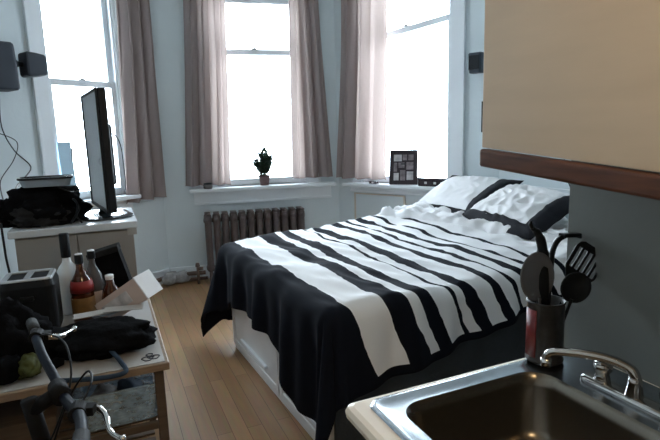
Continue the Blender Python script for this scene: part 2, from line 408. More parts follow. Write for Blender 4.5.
# ------------------------------------------------------------------ radiator
rd = thing('radiator', 'dark brown cast iron column radiator under the middle bay window', 'radiator', W(2, .98, -.22, .04), R_(-10))
NS = 12; sw = .094
for i in range(NS):
    bm = N(); x = (i-(NS-1)/2)*sw
    for yy in (-.068, 0, .068):
        prof = [(.014, .10), (.034, .115), (.043, .14), (.037, .18), (.037, .64), (.043, .68), (.040, .72), (.020, .738)]
        vs0 = len(bm.verts); lathe(bm, prof, (x, yy, 0), 12)
    # joining top and bottom headers, web between the columns
    cyl(bm, (x, -.09, .685), (x, .09, .685), .030, seg=14); cyl(bm, (x, -.09, .135), (x, .09, .135), .030, seg=14)
    bmesh.ops.create_uvsphere(bm, u_segments=14, v_segments=8, radius=.031, matrix=Matrix.Translation((x, -.09, .685)))
    bmesh.ops.create_uvsphere(bm, u_segments=14, v_segments=8, radius=.031, matrix=Matrix.Translation((x, .09, .685)))
    cyl(bm, (x-sw/2, 0, .67), (x+sw/2, 0, .67), .022, seg=12); cyl(bm, (x-sw/2, 0, .135), (x+sw/2, 0, .135), .022, seg=12)
    bx(bm, x-.032, x+.032, -.10, .10, .735, .750)
    if i in (0, NS-1):
        for yy in (-.06, .06): cyl(bm, (x, yy, -.04), (x, yy, .12), .022, .02, 10)
    obj('radiator_section', bm, 'rad', rd, smooth=True)
bm = N(); cyl(bm, (-.60, 0, .135), (-.66, 0, .135), .018); cyl(bm, (-.66, 0, -.04), (-.66, 0, .16), .016); cyl(bm, (-.66, 0, .16), (-.66, 0, .20), .026, .02)
obj('valve', bm, 'pipe', rd, smooth=True)

pp = thing('heating_pipe', 'dull brown heating pipe with grey wrapping running along the floor left of the radiator', 'pipe', W(2, .1, -.16, 0))
bm = N(); tube(bm, [W(2, .40, -.12, .10), W(2, .2, -.12, .10), W(2, -.02, -.10, .09), W(1, -.2, -.10, .085), W(1, -.9, -.10, .08)], .024, 12, sub=4); obj('pipe', bm, 'pipe', pp, smooth=True, world=True)
bm = N()
for i, (t, n, z) in enumerate(((.02, -.14, .07), (-.10, -.15, .085), (.14, -.13, .075))):
    c = W(2, t, n, z) if t > 0 else W(1, t, n, z)
    blob(bm, c, (.10, .055, .07), .3, 2.5, seed=i+3, sub=3, rz=.4, flat=-.068)
obj('wrapping', bm, 'rag', pp, smooth=True, world=True, label='lumpy grey wrapping')
pp2 = N(); tube(pp2, [W(2, .02, -.10, .03), W(2, .25, -.10, .03), W(2, .42, -.10, .03)], .018, 10); obj('lower_pipe', pp2, 'pipe', pp, smooth=True, world=True)

# ------------------------------------------------------------------ things on the sills
pl = thing('potted_plant', 'small bushy green plant in a dusky pot on the middle window sill', 'plant', W(2, 1.125, -.06, SILL))
bm = N(); lathe(bm, [(.040, 0), (.052, .085), (.058, .085), (.058, .105), (.048, .105), (.046, .09)], seg=24); obj('plant_pot', bm, 'terra', pl, smooth=True)
bm = N(); lathe(bm, [(.045, .085), (.046, .096)], seg=20); obj('soil', bm, 'soil', pl)
stems = []; bm = N()
for i in range(9):
    a = i*2.4; r = .035+.065*((i*37) % 10)/10; top = Vector((r*math.cos(a), r*math.sin(a), .20+.15*((i*53) % 10)/10))
    if i == 0: top = Vector((.0, 0, .37))
    pts = [Vector((.015*math.cos(a), .015*math.sin(a), .09)), (Vector((.015*math.cos(a), .015*math.sin(a), .09))+top)/2+Vector((.008, 0, 0)), top]
    tube(bm, pts, .003, 6); stems.append(pts)
obj('stem', bm, 'leaf', pl)
bm = N()
for pts in stems:
    for q in range(95):
        f = .15+.85*random.random(); base = pts[0].lerp(pts[2], f)
        a = random.random()*2*pi; el = random.uniform(-.3, 1.0); L = random.uniform(.04, .07)
        d = Vector((math.cos(a)*math.cos(el), math.sin(a)*math.cos(el), math.sin(el))); sd = d.cross(Vector((0, 0, 1))).normalized()*L*.34
        b0 = base; v = [bm.verts.new(x) for x in (b0, b0+d*L*.5+sd, b0+d*L, b0+d*L*.5-sd)]
        mid = bm.verts.new(b0+d*L*.5+Vector((0, 0, -.004)))
        for u in range(4): bm.faces.new((v[u], v[(u+1) % 4], mid))
obj('foliage', bm, 'leaf', pl); pl.scale = (1.2, 1.2, 1.12)

ds = thing('small_jar', 'small dark lidded jar at the left end of the middle window sill', 'jar', W(2, .49, -.118, SILL))
bm = N(); lathe(bm, [(.045, 0), (.05, .01), (.05, .045), (.042, .05)]); obj('body', bm, 'smoke', ds, smooth=True)
bm = N(); lathe(bm, [(.046, .05), (.046, .062), (.02, .066)]); obj('lid', bm, 'black', ds, smooth=True)

fr = thing('picture_frame', 'dark frame holding a collage of photos on the right bay window sill', 'picture frame', W(3, .96, -.06, SILL), R_(-42))
tl = Matrix.Rotation(R_(-9), 4, 'X')
def tb(bm, x0, x1, y0, y1, z0, z1):
    vs = bx(bm, x0, x1, y0, y1, z0, z1)
    for v in vs: v.co = tl @ v.co
bm = N(); 
for a in ((-.15, .15, 0, .03), (-.15, .15, .34, .37), (-.15, -.12, .03, .34), (.12, .15, .03, .34)): tb(bm, a[0], a[1], -.02, 0, a[2], a[3])
obj('frame', bm, 'frame', fr, bev=.003)
bm = N(); tb(bm, -.12, .12, -.008, -.002, .03, .34); obj('backing', bm, 'frame', fr)
for x0, x1, z0, z1, mm in ((-.105, -.02, .25, .32, 'photo2'), (-.01, .035, .26, .32, 'photo'), (.05, .105, .26, .32, 'photo'), (-.105, -.07, .14, .235, 'photo'), (-.055, .01, .18, .235, 'photo'), (.03, .105, .16, .24, 'photo'), (-.105, -.05, .045, .125, 'photo2'), (-.035, .02, .045, .155, 'photo'), (.035, .105, .05, .14, 'photo2')):
    bm = N(); tb(bm, x0, x1, -.011, -.008, z0, z1); obj('photo', bm, mm, fr)
bm = N(); tb(bm, -.03, .03, 0, .006, .02, .25); box(bm, (0, .075, .12), (.05, .006, .24), rx=R_(28)); obj('easel_back', bm, 'black', fr)

bk = thing('small_case', 'low black case with pale marks on the right bay window sill beside the photo frame', 'case', W(3, 1.335, -.06, SILL), R_(-63))
bm = N(); bx(bm, -.16, .16, -.055, .055, 0, .055); obj('body', bm, 'frame', bk, bev=.008)
bm = N(); bx(bm, -.162, .162, -.057, .057, .055, .085); obj('lid', bm, 'frame', bk, bev=.008)
for x in (-.07, .035, .11):
    bm = N(); bx(bm, x-.014, x+.014, -.060, -.055, .025, .048); obj('clasp', bm, 'photo2', bk, bev=.002, label='pale clasp')
cs = thing('small_box', 'little dark box partly under the curtain on the right bay window sill', 'box', W(3, .60, -.10, SILL), R_(-65))
bm = N(); bx(bm, -.05, .05, -.025, .025, 0, .03); obj('body', bm, 'frame', cs, bev=.004)
bm = N(); bx(bm, -.012, .012, -.028, -.025, .006, .02); obj('tag', bm, 'photo2', cs)

# ------------------------------------------------------------------ wall speakers
sp = thing('wall_speaker', 'small dark grey speaker on the wall right of the right bay window', 'speaker', W(3, 1.80, 0, 2.12), R_(-65))
bm = N(); loft(bm, [[(x*.055, y*.05-.11, 0) for x, y in rrect(-1, 1, -1, 1, .3)], [(x*.058, y*.055-.11, .03) for x, y in rrect(-1, 1, -1, 1, .3)], [(x*.064, y*.06-.11, .17) for x, y in rrect(-1, 1, -1, 1, .3)], [(x*.06, y*.052-.11, .18) for x, y in rrect(-1, 1, -1, 1, .3)]])
obj('speaker_body', bm, 'spk', sp, smooth=False, bev=.003)
bm = N(); bx(bm, -.052, .052, -.176, -.168, .03, .155); obj('grille', bm, 'black', sp, bev=.003)
bm = N(); cyl(bm, (0, -.06, .1), (0, 0, .1), .012); cyl(bm, (0, -.006, .1), (0, 0, .1), .03); obj('wall_mount', bm, 'black', sp)

sp = thing('wall_speaker', 'pair of charcoal speakers joined by a swivel mount, left of the left bay window', 'speaker', W(1, -1.55, 0, 1.98), R_(30))
def trap(bm, cx, cy, w0, w1, z0, z1, d):
    q = lambda w, z, s=1: [(cx+x*w*s, cy+y*d*s, z) for x, y in rrect(-1, 1, -1, 1, .25)]
    loft(bm, [q(w0, z0, .9), q(w0, z0+.015), q((w0+w1)/2*1.03, (z0+z1)/2), q(w1, z1-.015), q(w1, z1, .9)])
bm = N(); trap(bm, -.055, -.22, .115, .105, .05, .42, .12); obj('speaker_body', bm, 'spk', sp, bev=.003, label='larger left speaker')
bm = N()
mt = Matrix.Translation((.225, -.22, .27)) @ Matrix.Rotation(pi/2, 4, 'Y')
trap(bm, 0, 0, .10, .085, -.08, .08, .08)
for v in bm.verts: v.co = mt @ v.co
obj('speaker_body', bm, 'spk', sp, bev=.003, label='smaller right speaker')
bm = N(); cyl(bm, (.0, -.22, .27), (.14, -.22, .27), .022); bmesh.ops.create_uvsphere(bm, u_segments=16, v_segments=10, radius=.045, matrix=Matrix.Translation((.065, -.22, .27)))
bx(bm, .055, .075, -.25, -.19, .20, .345)
obj('swivel', bm, 'black', sp, smooth=True)
bm = N(); cyl(bm, (.065, -.19, .27), (.065, 0, .27), .014); cyl(bm, (.065, -.012, .27), (.065, 0, .27), .045); obj('wall_mount', bm, 'black', sp)

def cable(name, label, pts, r=.004, m='black', cat='cable', sub=6):
    bm = N(); tube(bm, pts, r, 6, sub=sub); return tag(obj(name, bm, m, smooth=True), label, cat)
cable('speaker_cable', 'thin black cable hanging from the left speakers to the bag on the white cabinet', [W(1, -1.55, -.06, 2.02), W(1, -1.56, -.05, 1.75), W(1, -1.50, -.08, 1.55), W(1, -1.40, -.12, 1.40), (-.52, 3.75, 1.33), (-.50, 3.45, 1.24)], .005)
cable('looped_cable', 'second black cable crossing the wall at the far left above the black bag', [W(1, -1.60, -.05, 1.70), W(1, -1.47, -.08, 1.62), W(1, -1.52, -.10, 1.47), W(1, -1.66, -.14, 1.30), (-.60, 3.75, 1.20), (-.62, 3.5, 1.17)], .004)
cable('lamp_cord', 'thin dark cord on the wall behind the pillows beside the kitchen wall', [(RX-.006, 3.02, 1.35), (RX-.008, 2.99, 1.22), (RX-.006, 2.94, 1.12)], .005)
# pale blue board and wire hoop standing in the left window
bm = N(); bx(bm, -.07, .05, 0, .012, 0, .56)
o = tag(obj('board', bm, 'ltblue', keep=True, bev=.003), 'pale blue board leaning in the lower left corner of the left bay window', 'board'); o.location = W(1, -1.03, -.06, SILL); o.rotation_euler = (R_(-4), 0, R_(30))
bm = N(); tube(bm, [W(1, t, -.03, SILL+z) for t, z in ((-.985, 0), (-.985, .40), (-.96, .55), (-.90, .61), (-.82, .63), (-.62, .63), (-.53, .61), (-.48, .52), (-.465, .36), (-.46, 0))], .006, 8, sub=5)
tag(obj('wire_hoop', bm, 'black', smooth=True), 'thin dark wire hoop standing in the left bay window behind the television', 'wire hoop')

# ------------------------------------------------------------------ cabinet with TV
CT = 1.15
cb = thing('storage_cabinet', 'tall white storage cabinet carrying the television and the black bag', 'cabinet', (-.17, 3.45, 0))
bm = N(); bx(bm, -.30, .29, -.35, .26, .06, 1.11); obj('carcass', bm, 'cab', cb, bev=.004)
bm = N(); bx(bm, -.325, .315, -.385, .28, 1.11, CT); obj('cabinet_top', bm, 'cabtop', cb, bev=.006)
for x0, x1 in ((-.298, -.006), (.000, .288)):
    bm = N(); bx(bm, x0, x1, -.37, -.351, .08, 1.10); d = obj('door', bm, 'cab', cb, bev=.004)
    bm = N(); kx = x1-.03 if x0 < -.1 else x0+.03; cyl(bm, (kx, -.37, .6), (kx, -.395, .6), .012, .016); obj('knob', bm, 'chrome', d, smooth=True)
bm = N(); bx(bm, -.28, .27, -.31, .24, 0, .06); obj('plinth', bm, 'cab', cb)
bm = N(); bx(bm, .255, .305, -.394, -.387, 1.075, 1.112); tag(obj('corner_tab', bm, 'paper', cb), 'small white tab')

# TV: plane runs from near right corner to far left
A = Vector((-.003, 3.09, 0)); Bf = Vector((-.093, 3.70, 0))
d = (Bf-A).normalized(); L = (Bf-A).length; ang = math.atan2(d.y, d.x)
tv = thing('television', 'flat black television seen edge on, standing on the white cabinet', 'television', (A.x, A.y, CT), ang)
# local x runs away from camera, local +y is the left side (towards -X), screen on +y
bm = N(); bx(bm, 0, L, -.050, -.005, .05, .74); obj('casing', bm, 'black', tv, bev=.008)
bm = N(); bx(bm, .10, L-.10, -.08, -.05, .20, .55); obj('rear_housing', bm, 'black', tv, bev=.015)
bm = N(); 
bx(bm, 0, L, -.005, .006, .05, .07); bx(bm, 0, L, -.005, .006, .725, .74); bx(bm, 0, .012, -.005, .006, .07, .725); bx(bm, L-.012, L, -.005, .006, .07, .725)
obj('bezel', bm, 'black', tv, bev=.003)
bm = N(); bx(bm, .012, L-.012, -.005, .001, .07, .725); obj('screen', bm, 'screen', tv)
bm = N(); lathe(bm, [(.045, .012), (.035, .03), (.03, .06)], (L/2, -.03, 0)); obj('stand_neck', bm, 'black', tv, smooth=True)
bm = N(); loft(bm, [[(x, y, 0) for x, y in rrect(.10, L-.10, -.17, .12, .10)], [(x, y, .012) for x, y in rrect(.10, L-.10, -.17, .12, .10)], [(x, y, .02) for x, y in rrect(.13, L-.13, -.14, .09, .08)]]); obj('stand_base', bm, 'screen', tv, bev=.002)

# bag heap on cabinet
bg = thing('bag', 'slumped black and dark grey bag heaped on the left of the white cabinet', 'bag', (-.33, 3.28, CT))
bm = N(); blob(bm, (0, 0, .075), (.21, .16, .135), .34, 2.4, seed=4, flat=-.073); obj('bag_body', bm, 'blackcloth', bg, smooth=True)
bm = N(); blob(bm, (-.02, -.10, .055), (.13, .065, .07), .4, 3., seed=9, flat=-.05); obj('front_pocket', bm, 'greycloth', bg, smooth=True, label='dark grey front pocket')
bm = N(); tube(bm, [(-.17, -.02, .10), (-.12, .02, .19), (-.06, .03, .215), (-.02, .02, .17)], .010, 8, sub=5); obj('handle', bm, 'blackcloth', bg, smooth=True)
bm = N(); blob(bm, (-.20, -.03, .06), (.09, .07, .09), .4, 2.6, seed=2, flat=-.055); obj('side_flap', bm, 'blackcloth', bg, smooth=True)
ty = thing('plastic_tray', 'shallow pale blue grey plastic tray lying on top of the black bag', 'tray', (-.31, 3.26, CT+.215), R_(4))
bm = N(); loft(bm, [[(x, y, 0) for x, y in rrect(-.11, .12, -.08, .08, .03)], [(x, y, .045) for x, y in rrect(-.125, .135, -.09, .09, .035)]]); obj('tray_body', bm, 'tray', ty, bev=.002)
bm = N(); tube(bm, [(x, y, .046) for x, y in rrect(-.127, .137, -.092, .092, .035)], .006, 8, closed=True); obj('rim', bm, 'black', ty, smooth=True, label='black rim')
cable('power_cable', 'black cable curving from the plastic tray to the back of the television', [(-.25, 3.22, 1.36), (-.20, 3.20, 1.335), (-.16, 3.2, 1.325), (-.12, 3.25, 1.345), (-.08, 3.30, 1.34)], .004)
cable('headphone_cable', 'tangled black cable lying between the bag and the television stand', [(-.20, 3.15, CT+.006), (-.17, 3.18, CT+.05), (-.155, 3.14, CT+.11), (-.175, 3.16, CT+.14), (-.15, 3.17, CT+.09), (-.165, 3.13, CT+.05), (-.14, 3.12, CT+.007)], .006)
cable('hanging_cable', 'black cable hanging down beside the left edge of the white cabinet', [(-.515, 3.06, 1.20), (-.51, 3.04, 1.12), (-.505, 3.02, 1.02), (-.49, 2.98, .93), (-.475, 2.965, .80), (-.47, 2.96, .765)], .006)

# ------------------------------------------------------------------ table / cart
TT = .75
tb_ = thing('cart_table', 'light wood topped kitchen cart with slatted shelves holding the toaster and bottles', 'table', (-.32, 2.46, 0))
bm = N(); bx(bm, -.60, .48, -.50, .48, TT-.03, TT); obj('tabletop', bm, 'tabwood', tb_, bev=.004)
for x in (-.57, .44):
    for y in (-.46, .44):
        bm = N(); bx(bm, x-.018, x+.018, y-.018, y+.018, 0, TT-.03); obj('leg', bm, 'slat', tb_, bev=.003)
for z in (.50, .12):
    bm = N(); 
    for y in (-.46, .44): bx(bm, -.552, .422, y-.010, y+.010, z-.03, z)
    for i in range(12): bx(bm, -.56, .43, -.44+i*.077, -.40+i*.077, z, z+.012)
    obj('shelf', bm, 'slat', tb_, bev=.002)
pp_ = thing('paper_sheet', 'large white sheet of paper covering the cart top with a scribble on its corner', 'paper', (-.24, 2.36, TT))
bm = N(); bx(bm, -.50, .385, -.385, .45, .0005, .003); obj('sheet', bm, 'paper', pp_)
bm = N()
for cx, cy, r in ((.325, -.335, .020), (.338, -.325, .012), (.352, -.33, .018), (.335, -.30, .012)):
    tube(bm, [(cx+r*math.cos(a)*(1+.2*math.sin(3*a)), cy+r*math.sin(a), .0042) for a in [2*pi*i/20 for i in range(20)]], .0022, 5, closed=True)
obj('scribble', bm, 'ink', pp_)

ts = thing('toaster', 'black two slot toaster with a polished steel top at the left of the cart', 'toaster', (-.352, 2.56, TT+.003), R_(-2))
ts.scale = (.88, .62, 1)

bm = N(); loft(bm, [[(x, y, .012) for x, y in rrect(-.115, .115, -.155, .155, .04)], [(x, y, .03) for x, y in rrect(-.122, .122, -.162, .162, .045)], [(x, y, .235) for x, y in rrect(-.122, .122, -.162, .162, .045)], [(x, y, .265) for x, y in rrect(-.112, .112, -.15, .15, .045)]]); obj('housing', bm, 'black', ts, bev=.002)
bm = N()
TP = .272
outer = rrect(-.112, .112, -.15, .15, .045)
for a in ((-.105, .105, .11, .135), (-.105, .105, -.135, -.11), (-.105, -.088, -.11, .11), (-.014, .014, -.11, .11), (.088, .105, -.11, .11)): bx(bm, a[0], a[1], a[2], a[3], .263, TP)
tube(bm, [(x, y, .266) for x, y in rrect(-.108, .108, -.142, .142, .04)], .008, 8, closed=True)
obj('steel_top', bm, 'satin', ts, bev=.001)
for x0, x1 in ((-.088, -.014), (.014, .088)):
    bm = N(); bx(bm, x0, x1, -.11, .11, .2635, .2665); obj('slot', bm, 'black', ts)
bm = N(); bx(bm, -.03, .03, -.185, -.16, .18, .20); obj('lever', bm, 'black', ts, bev=.004)
for x in (-.09, .09):
    for y in (-.12, .12):
        bm = N(); cyl(bm, (x, y, 0), (x, y, .015), .012); obj('foot', bm, 'rubber', ts)

def rotbottle(name, label, loc, prof, m, parts, rz=0):
    t = thing(name, label, 'bottle', loc, rz)
    bm = N(); lathe(bm, prof, seg=32); obj('bottle_body', bm, m, t, smooth=True)
    for nm, pr_, mm in parts:
        b = N(); lathe(b, pr_, seg=32); obj(nm, b, mm, t, smooth=True)
    return t
rotbottle('liquor_bottle', 'frosted white bottle with a long dark cap behind the toaster', (-.215, 2.80, TT+.0035),
          [(.045, 0), (.056, .006), (.060, .03), (.062, .16), (.058, .20), (.040, .235), (.022, .26), (.018, .28), (.018, .305)], 'frost', [('cap', [(.0215, .285), (.023, .29), (.023, .40), (.021, .405)], 'black')])
rotbottle('liquor_bottle', 'dark amber liquor bottle with red and gold labels in front of the other bottles', (-.15, 2.62, TT+.003),
          [(.043, 0), (.050, .006), (.051, .17), (.046, .20), (.026, .235), (.017, .26), (.016, .31)], 'amber',
          [('cap', [(.018, .285), (.019, .29), (.019, .325), (.017, .328)], 'black'), ('cap_top', [(.0165, .328), (.016, .332)], 'silver'), ('label', [(.0515, .03), (.0522, .031), (.0522, .125), (.0515, .126)], 'gold'), ('neck_label', [(.0475, .165), (.0520, .150), (.0520, .178), (.0455, .205)], 'red')])
rotbottle('liquor_bottle', 'clear bottle of dark liquor with a silver topped cap right of the amber bottle', (-.10, 2.73, TT+.003),
          [(.041, 0), (.048, .006), (.049, .16), (.040, .20), (.02, .24), (.016, .26), (.016, .30)], 'clear',
          [('cap', [(.018, .28), (.019, .285), (.019, .315), (.018, .318)], 'black'), ('cap_top', [(.017, .318), (.016, .322)], 'silver'), ('label', [(.0495, .05), (.0502, .051), (.0502, .12), (.0495, .121)], 'card')])
rotbottle('glass_jar', 'short dark brown glass bottle tucked between the liquor bottles and the black box', (-.028, 2.665, TT+.003),
          [(.035, 0), (.042, .006), (.044, .09), (.036, .13), (.02, .155), (.017, .19)], 'amber', [('cap', [(.019, .18), (.02, .185), (.02, .20), (.018, .202)], 'silver')])['category'] = 'bottle'
def tilted(name, label, cat, loc, size, rz, ry, m, parts=()):
    t = thing(name, label, cat, loc, rz)
    return t
bb = thing('black_box', 'black box leaning to the left behind the bottles on the cart', 'box', (.025, 2.84, TT+.003), R_(-8))
bm = N(); ry = R_(-14); w, dd, h = .15, .10, .29
rot = Matrix.Rotation(ry, 4, 'Y')
bx(bm, 0, w, -dd/2, dd/2, 0, h-.03)
for v in bm.verts: v.co = rot @ v.co + Vector((-.075, 0, 0))
obj('box_body', bm, 'blackcloth', bb, bev=.004)
bm = N(); bx(bm, -.003, w+.003, -dd/2-.003, dd/2+.003, h-.03, h)
for v in bm.verts: v.co = rot @ v.co + Vector((-.075, 0, 0))
obj('lid', bm, 'greycloth', bb, bev=.004)
ct = thing('carton', 'pinkish white carton tipped over on its edge at the right of the cart', 'box', (.065, 2.45, TT+.15), R_(-32))
rot = Matrix.Rotation(R_(-33), 4, 'Y')
bm = N(); bx(bm, -.145, .095, -.07, .07, -.055, .055)
for v in bm.verts: v.co = rot @ v.co
obj('carton_body', bm, 'card', ct, bev=.002)
bm = N(); bx(bm, .095, .100, -.072, .072, -.057, .057)
for v in bm.verts: v.co = rot @ v.co
obj('end_flap', bm, 'sheet', ct, bev=.001, label='white end flap')
bm = N(); bx(bm, -.12, .03, -.073, -.070, -.028, .028)
for v in bm.verts: v.co = rot @ v.co
obj('printed_panel', bm, 'photo2', ct)
bb2 = thing('cloth_bag', 'black cloth bag lying across the front of the cart', 'bag', (-.07, 2.20, TT+.003), R_(-14))
bm = N(); blob(bm, (0, 0, .055), (.205, .135, .065), .28, 2.2, seed=14, flat=-.053); obj('bag_body', bm, 'blackcloth', bb2, smooth=True)
bm = N(); tube(bm, [(.06, -.13, .05), (.11, -.19, .02), (.135, -.24, .006), (.10, -.27, .006), (.02, -.275, .006), (-.10, -.262, .006)], .009, 8, sub=5); obj('strap', bm, 'bluecloth', bb2, smooth=True, label='blue webbing strap')
for i, (x, y, z, a, lb) in enumerate(((-.10, 2.36, .115, .1, 'white edged card lying on the black cloth bag, nearest the amber bottle'), (.02, 2.33, .128, -.2, 'thin white card lying on the black cloth bag, nearest the carton'), (-.04, 2.40, .10, .5, 'greenish card lying behind the black cloth bag'))):
    bm = N(); box(bm, (0, 0, 0), (.16, .05, .003), rz=a, rx=.12)
    o = tag(obj('card', bm, 'paper' if i < 2 else 'tray', keep=True), lb, 'card', None); o.location = (x, y, TT+z)
jk = thing('jacket', 'black jacket heaped in front of the toaster at the left of the cart', 'jacket', (-.42, 2.24, TT+.003), R_(6))
bm = N(); blob(bm, (0, 0, .08), (.17, .13, .15), .34, 2.3, seed=41, flat=-.078); obj('jacket_body', bm, 'blackcloth', jk, smooth=True)
bm = N(); blob(bm, (.16, -.03, .05), (.12, .07, .06), .34, 2.6, seed=44, flat=-.048, sub=3); obj('sleeve', bm, 'blackcloth', jk, smooth=True)
lm = thing('glove', 'crumpled lime green and black glove on the cart beneath the toaster', 'glove', (-.325, 2.09, TT+.003), R_(10))
bm = N(); blob(bm, (0, 0, .035), (.045, .07, .04), .3, 2, seed=21, flat=-.034, sub=4); obj('palm', bm, 'lime', lm, smooth=True)
bm = N(); blob(bm, (-.09, .01, .035), (.08, .08, .05), .35, 3, seed=25, flat=-.034, sub=3); obj('cuff', bm, 'blackcloth', lm, smooth=True)
bm = N(); blob(bm, (.09, .0, .02), (.03, .022, .02), .3, 3, seed=22, flat=-.019, sub=2); tag(obj('thumb', bm, 'blackcloth', lm, smooth=True))
# plastic bag on shelf, rolls of stuff
fb = thing('plastic_tub', 'clear bluish plastic tub of odds and ends on the upper shelf of the cart', 'tub', (-.035, 2.17, .513))
bm = N(); loft(bm, [[(x, y, 0) for x, y in rrect(-.14, .14, -.16, .14, .03)], [(x, y, .145) for x, y in rrect(-.16, .16, -.18, .16, .035)]], True, False); obj('tub_body', bm, 'film', fb, solid=.003)
bm = N(); tube(bm, [(x, y, .146) for x, y in rrect(-.16, .16, -.18, .16, .035)], .005, 8, closed=True); obj('rim', bm, 'film', fb, smooth=True)
for i in range(2):
    bm = N(); blob(bm, (-.05+.10*i, -.01, .045), (.06, .09, .05), .4, 3, seed=30+i, flat=-.04, sub=3); tag(obj('cloth', bm, 'bluecloth' if i else 'rag', smooth=True), ['crumpled grey cloth inside the clear tub', 'crumpled blue cloth inside the clear tub'][i], 'cloth').location = (-.035-.05+.10*i, 2.16, .520)
bk2 = N(); bx(bk2, -.62, -.25, 2.02, 2.30, .513, .60); tag(obj('shallow_box', bk2, 'slat', bev=.004), 'shallow brown box on the upper shelf of the cart', 'box')

# ------------------------------------------------------------------ bicycle
bi = thing('bicycle', 'dark small-wheeled bicycle with silver brake levers leaning in front of the cart', 'bicycle', (-.36, 1.46, 0))
BS = Vector((-.05, .03, 0))
hb = [(-.205, 1.80, 1.005), (-.19, 1.70, 1.01), (-.165, 1.60, .985), (-.13, 1.50, .955), (-.11, 1.42, .945), (-.085, 1.33, .95), (-.06, 1.24, .965), (-.05, 1.15, .97), (-.05, 1.05, .965)]
bm = N(); tube(bm, hb, .0135, 12, sub=4); obj('handlebar', bm, 'bike', bi, smooth=True, world=True)
def along(a, b, bmn, r=.0175):
    tube(bmn, [a, b], r, 12)
bm = N(); along((-.225, 1.90, 1.0), (-.20, 1.775, 1.006), bm, .018); obj('grip', bm, 'rubber', bi, smooth=True, world=True)
bm = N(); along((-.05, 1.13, .97), (-.05, 1.00, .963), bm, .018); obj('grip', bm, 'rubber', bi, smooth=True, world=True)
for (bx_, by, bz, pts) in ((-.19, 1.72, 1.01, [(-.19, 1.73, 1.01), (-.155, 1.71, 1.005), (-.125, 1.73, .995), (-.105, 1.79, .985), (-.095, 1.84, .975)]),
                           (-.062, 1.26, .962, [(-.062, 1.27, .962), (-.03, 1.28, .955), (-.005, 1.25, .945), (.005, 1.19, .93), (.03, 1.15, .925)])):
    bm = N(); tube(bm, [(bx_-.002, by-.02, bz), (bx_+.002, by+.02, bz)], .021, 14); box(bm, (bx_+.02, by, bz), (.035, .03, .022), rz=-.3); m_ = obj('lever_clamp', bm, 'alloy', bi, bev=.002, world=True)
    bm = N(); tube(bm, pts, [.0095, .009, .008, .0065, .006], 10, sub=5); bmesh.ops.create_uvsphere(bm, u_segments=10, v_segments=8, radius=.010, matrix=Matrix.Translation(pts[-1])); obj('brake_lever', bm, 'chrome', bi, smooth=True, world=True, label='silver brake lever')
bm = N(); tube(bm, [(-.19, 1.70, 1.01), (-.15, 1.66, 1.03), (-.10, 1.57, 1.02), (-.09, 1.47, .95), (-.14, 1.44, .83), (-.20, 1.45, .72)], .003, 6, sub=6); obj('brake_cable', bm, 'black', bi, smooth=True, world=True)
bm = N(); tube(bm, [(-.06, 1.27, .965), (-.03, 1.33, 1.0), (-.045, 1.42, .99), (-.10, 1.47, .9), (-.15, 1.47, .78)], .003, 6, sub=6); obj('brake_cable', bm, 'black', bi, smooth=True, world=True)
bm = N(); cyl(bm, (-.115, 1.42, .95), (-.185, 1.45, .90), .018, .02); cyl(bm, (-.19, 1.45, .93), (-.165, 1.455, .74), .021); tube(bm, [(-.122, 1.455, .95), (-.106, 1.385, .948)], .024, 14); obj('stem', bm, 'alloy', bi, smooth=True, world=True)
bm = N(); cyl(bm, (-.17, 1.453, .78), (-.125, 1.465, .60), .026); obj('head_tube', bm, 'bike', bi, smooth=True, world=True)
WR = .235
fw, rw = Vector((-.02, 1.475, WR+.022)), Vector((-.80, 1.475, WR+.022))
bm = N(); 
for s in (-.045, .045): tube(bm, [(-.125, 1.465+s*.4, .60), (-.115, 1.47+s, .54), (fw.x, fw.y+s, fw.z)], .011, 10, sub=3)
bx(bm, -.14, -.10, 1.42, 1.52, .575, .60)
obj('fork', bm, 'bike', bi, smooth=False, world=True)
for c, nm in ((fw, 'front_wheel'), (rw, 'rear_wheel')):
    bm = N(); ring = [(c.x+WR*math.cos(a), c.y, c.z+WR*math.sin(a)) for a in [2*pi*i/40 for i in range(40)]]
    tube(bm, ring, .021, 10, closed=True); wo = obj(nm, bm, 'rubber', bi, smooth=True, world=True)
    bm = N(); ring = [(c.x+(WR-.025)*math.cos(a), c.y, c.z+(WR-.025)*math.sin(a)) for a in [2*pi*i/40 for i in range(40)]]
    tube(bm, ring, .009, 8, closed=True)
    for i in range(20):
        a = 2*pi*i/20; tube(bm, [(c.x+.02*math.cos(a+.8), c.y+(.02 if i % 2 else -.02), c.z+.02*math.sin(a+.8)), (c.x+(WR-.03)*math.cos(a), c.y, c.z+(WR-.03)*math.sin(a))], .0012, 4)
    cyl(bm, (c.x, c.y-.045, c.z), (c.x, c.y+.045, c.z), .016)
    r_ = obj('rim', bm, 'alloy', bi, world=True); r_.parent = wo
bbk = Vector((-.42, 1.47, .30))
st = Vector((-.55, 1.465, .66))
bm = N(); cyl(bm, (-.16, 1.455, .73), st, .016); cyl(bm, (-.13, 1.463, .63), bbk, .019); cyl(bm, st, bbk, .016)
for s in (-.045, .045): cyl(bm, bbk+Vector((0, s*.5, 0)), rw+Vector((0, s, 0)), .009); cyl(bm, st+Vector((0, s*.3, -.02)), rw+Vector((0, s, 0)), .008)
obj('frame', bm, 'bike', bi, smooth=True, world=True)
bm = N(); cyl(bm, st-Vector((-.02, 0, .05)), (-.59, 1.465, .80), .013); obj('seat_post', bm, 'alloy', bi, smooth=True, world=True)
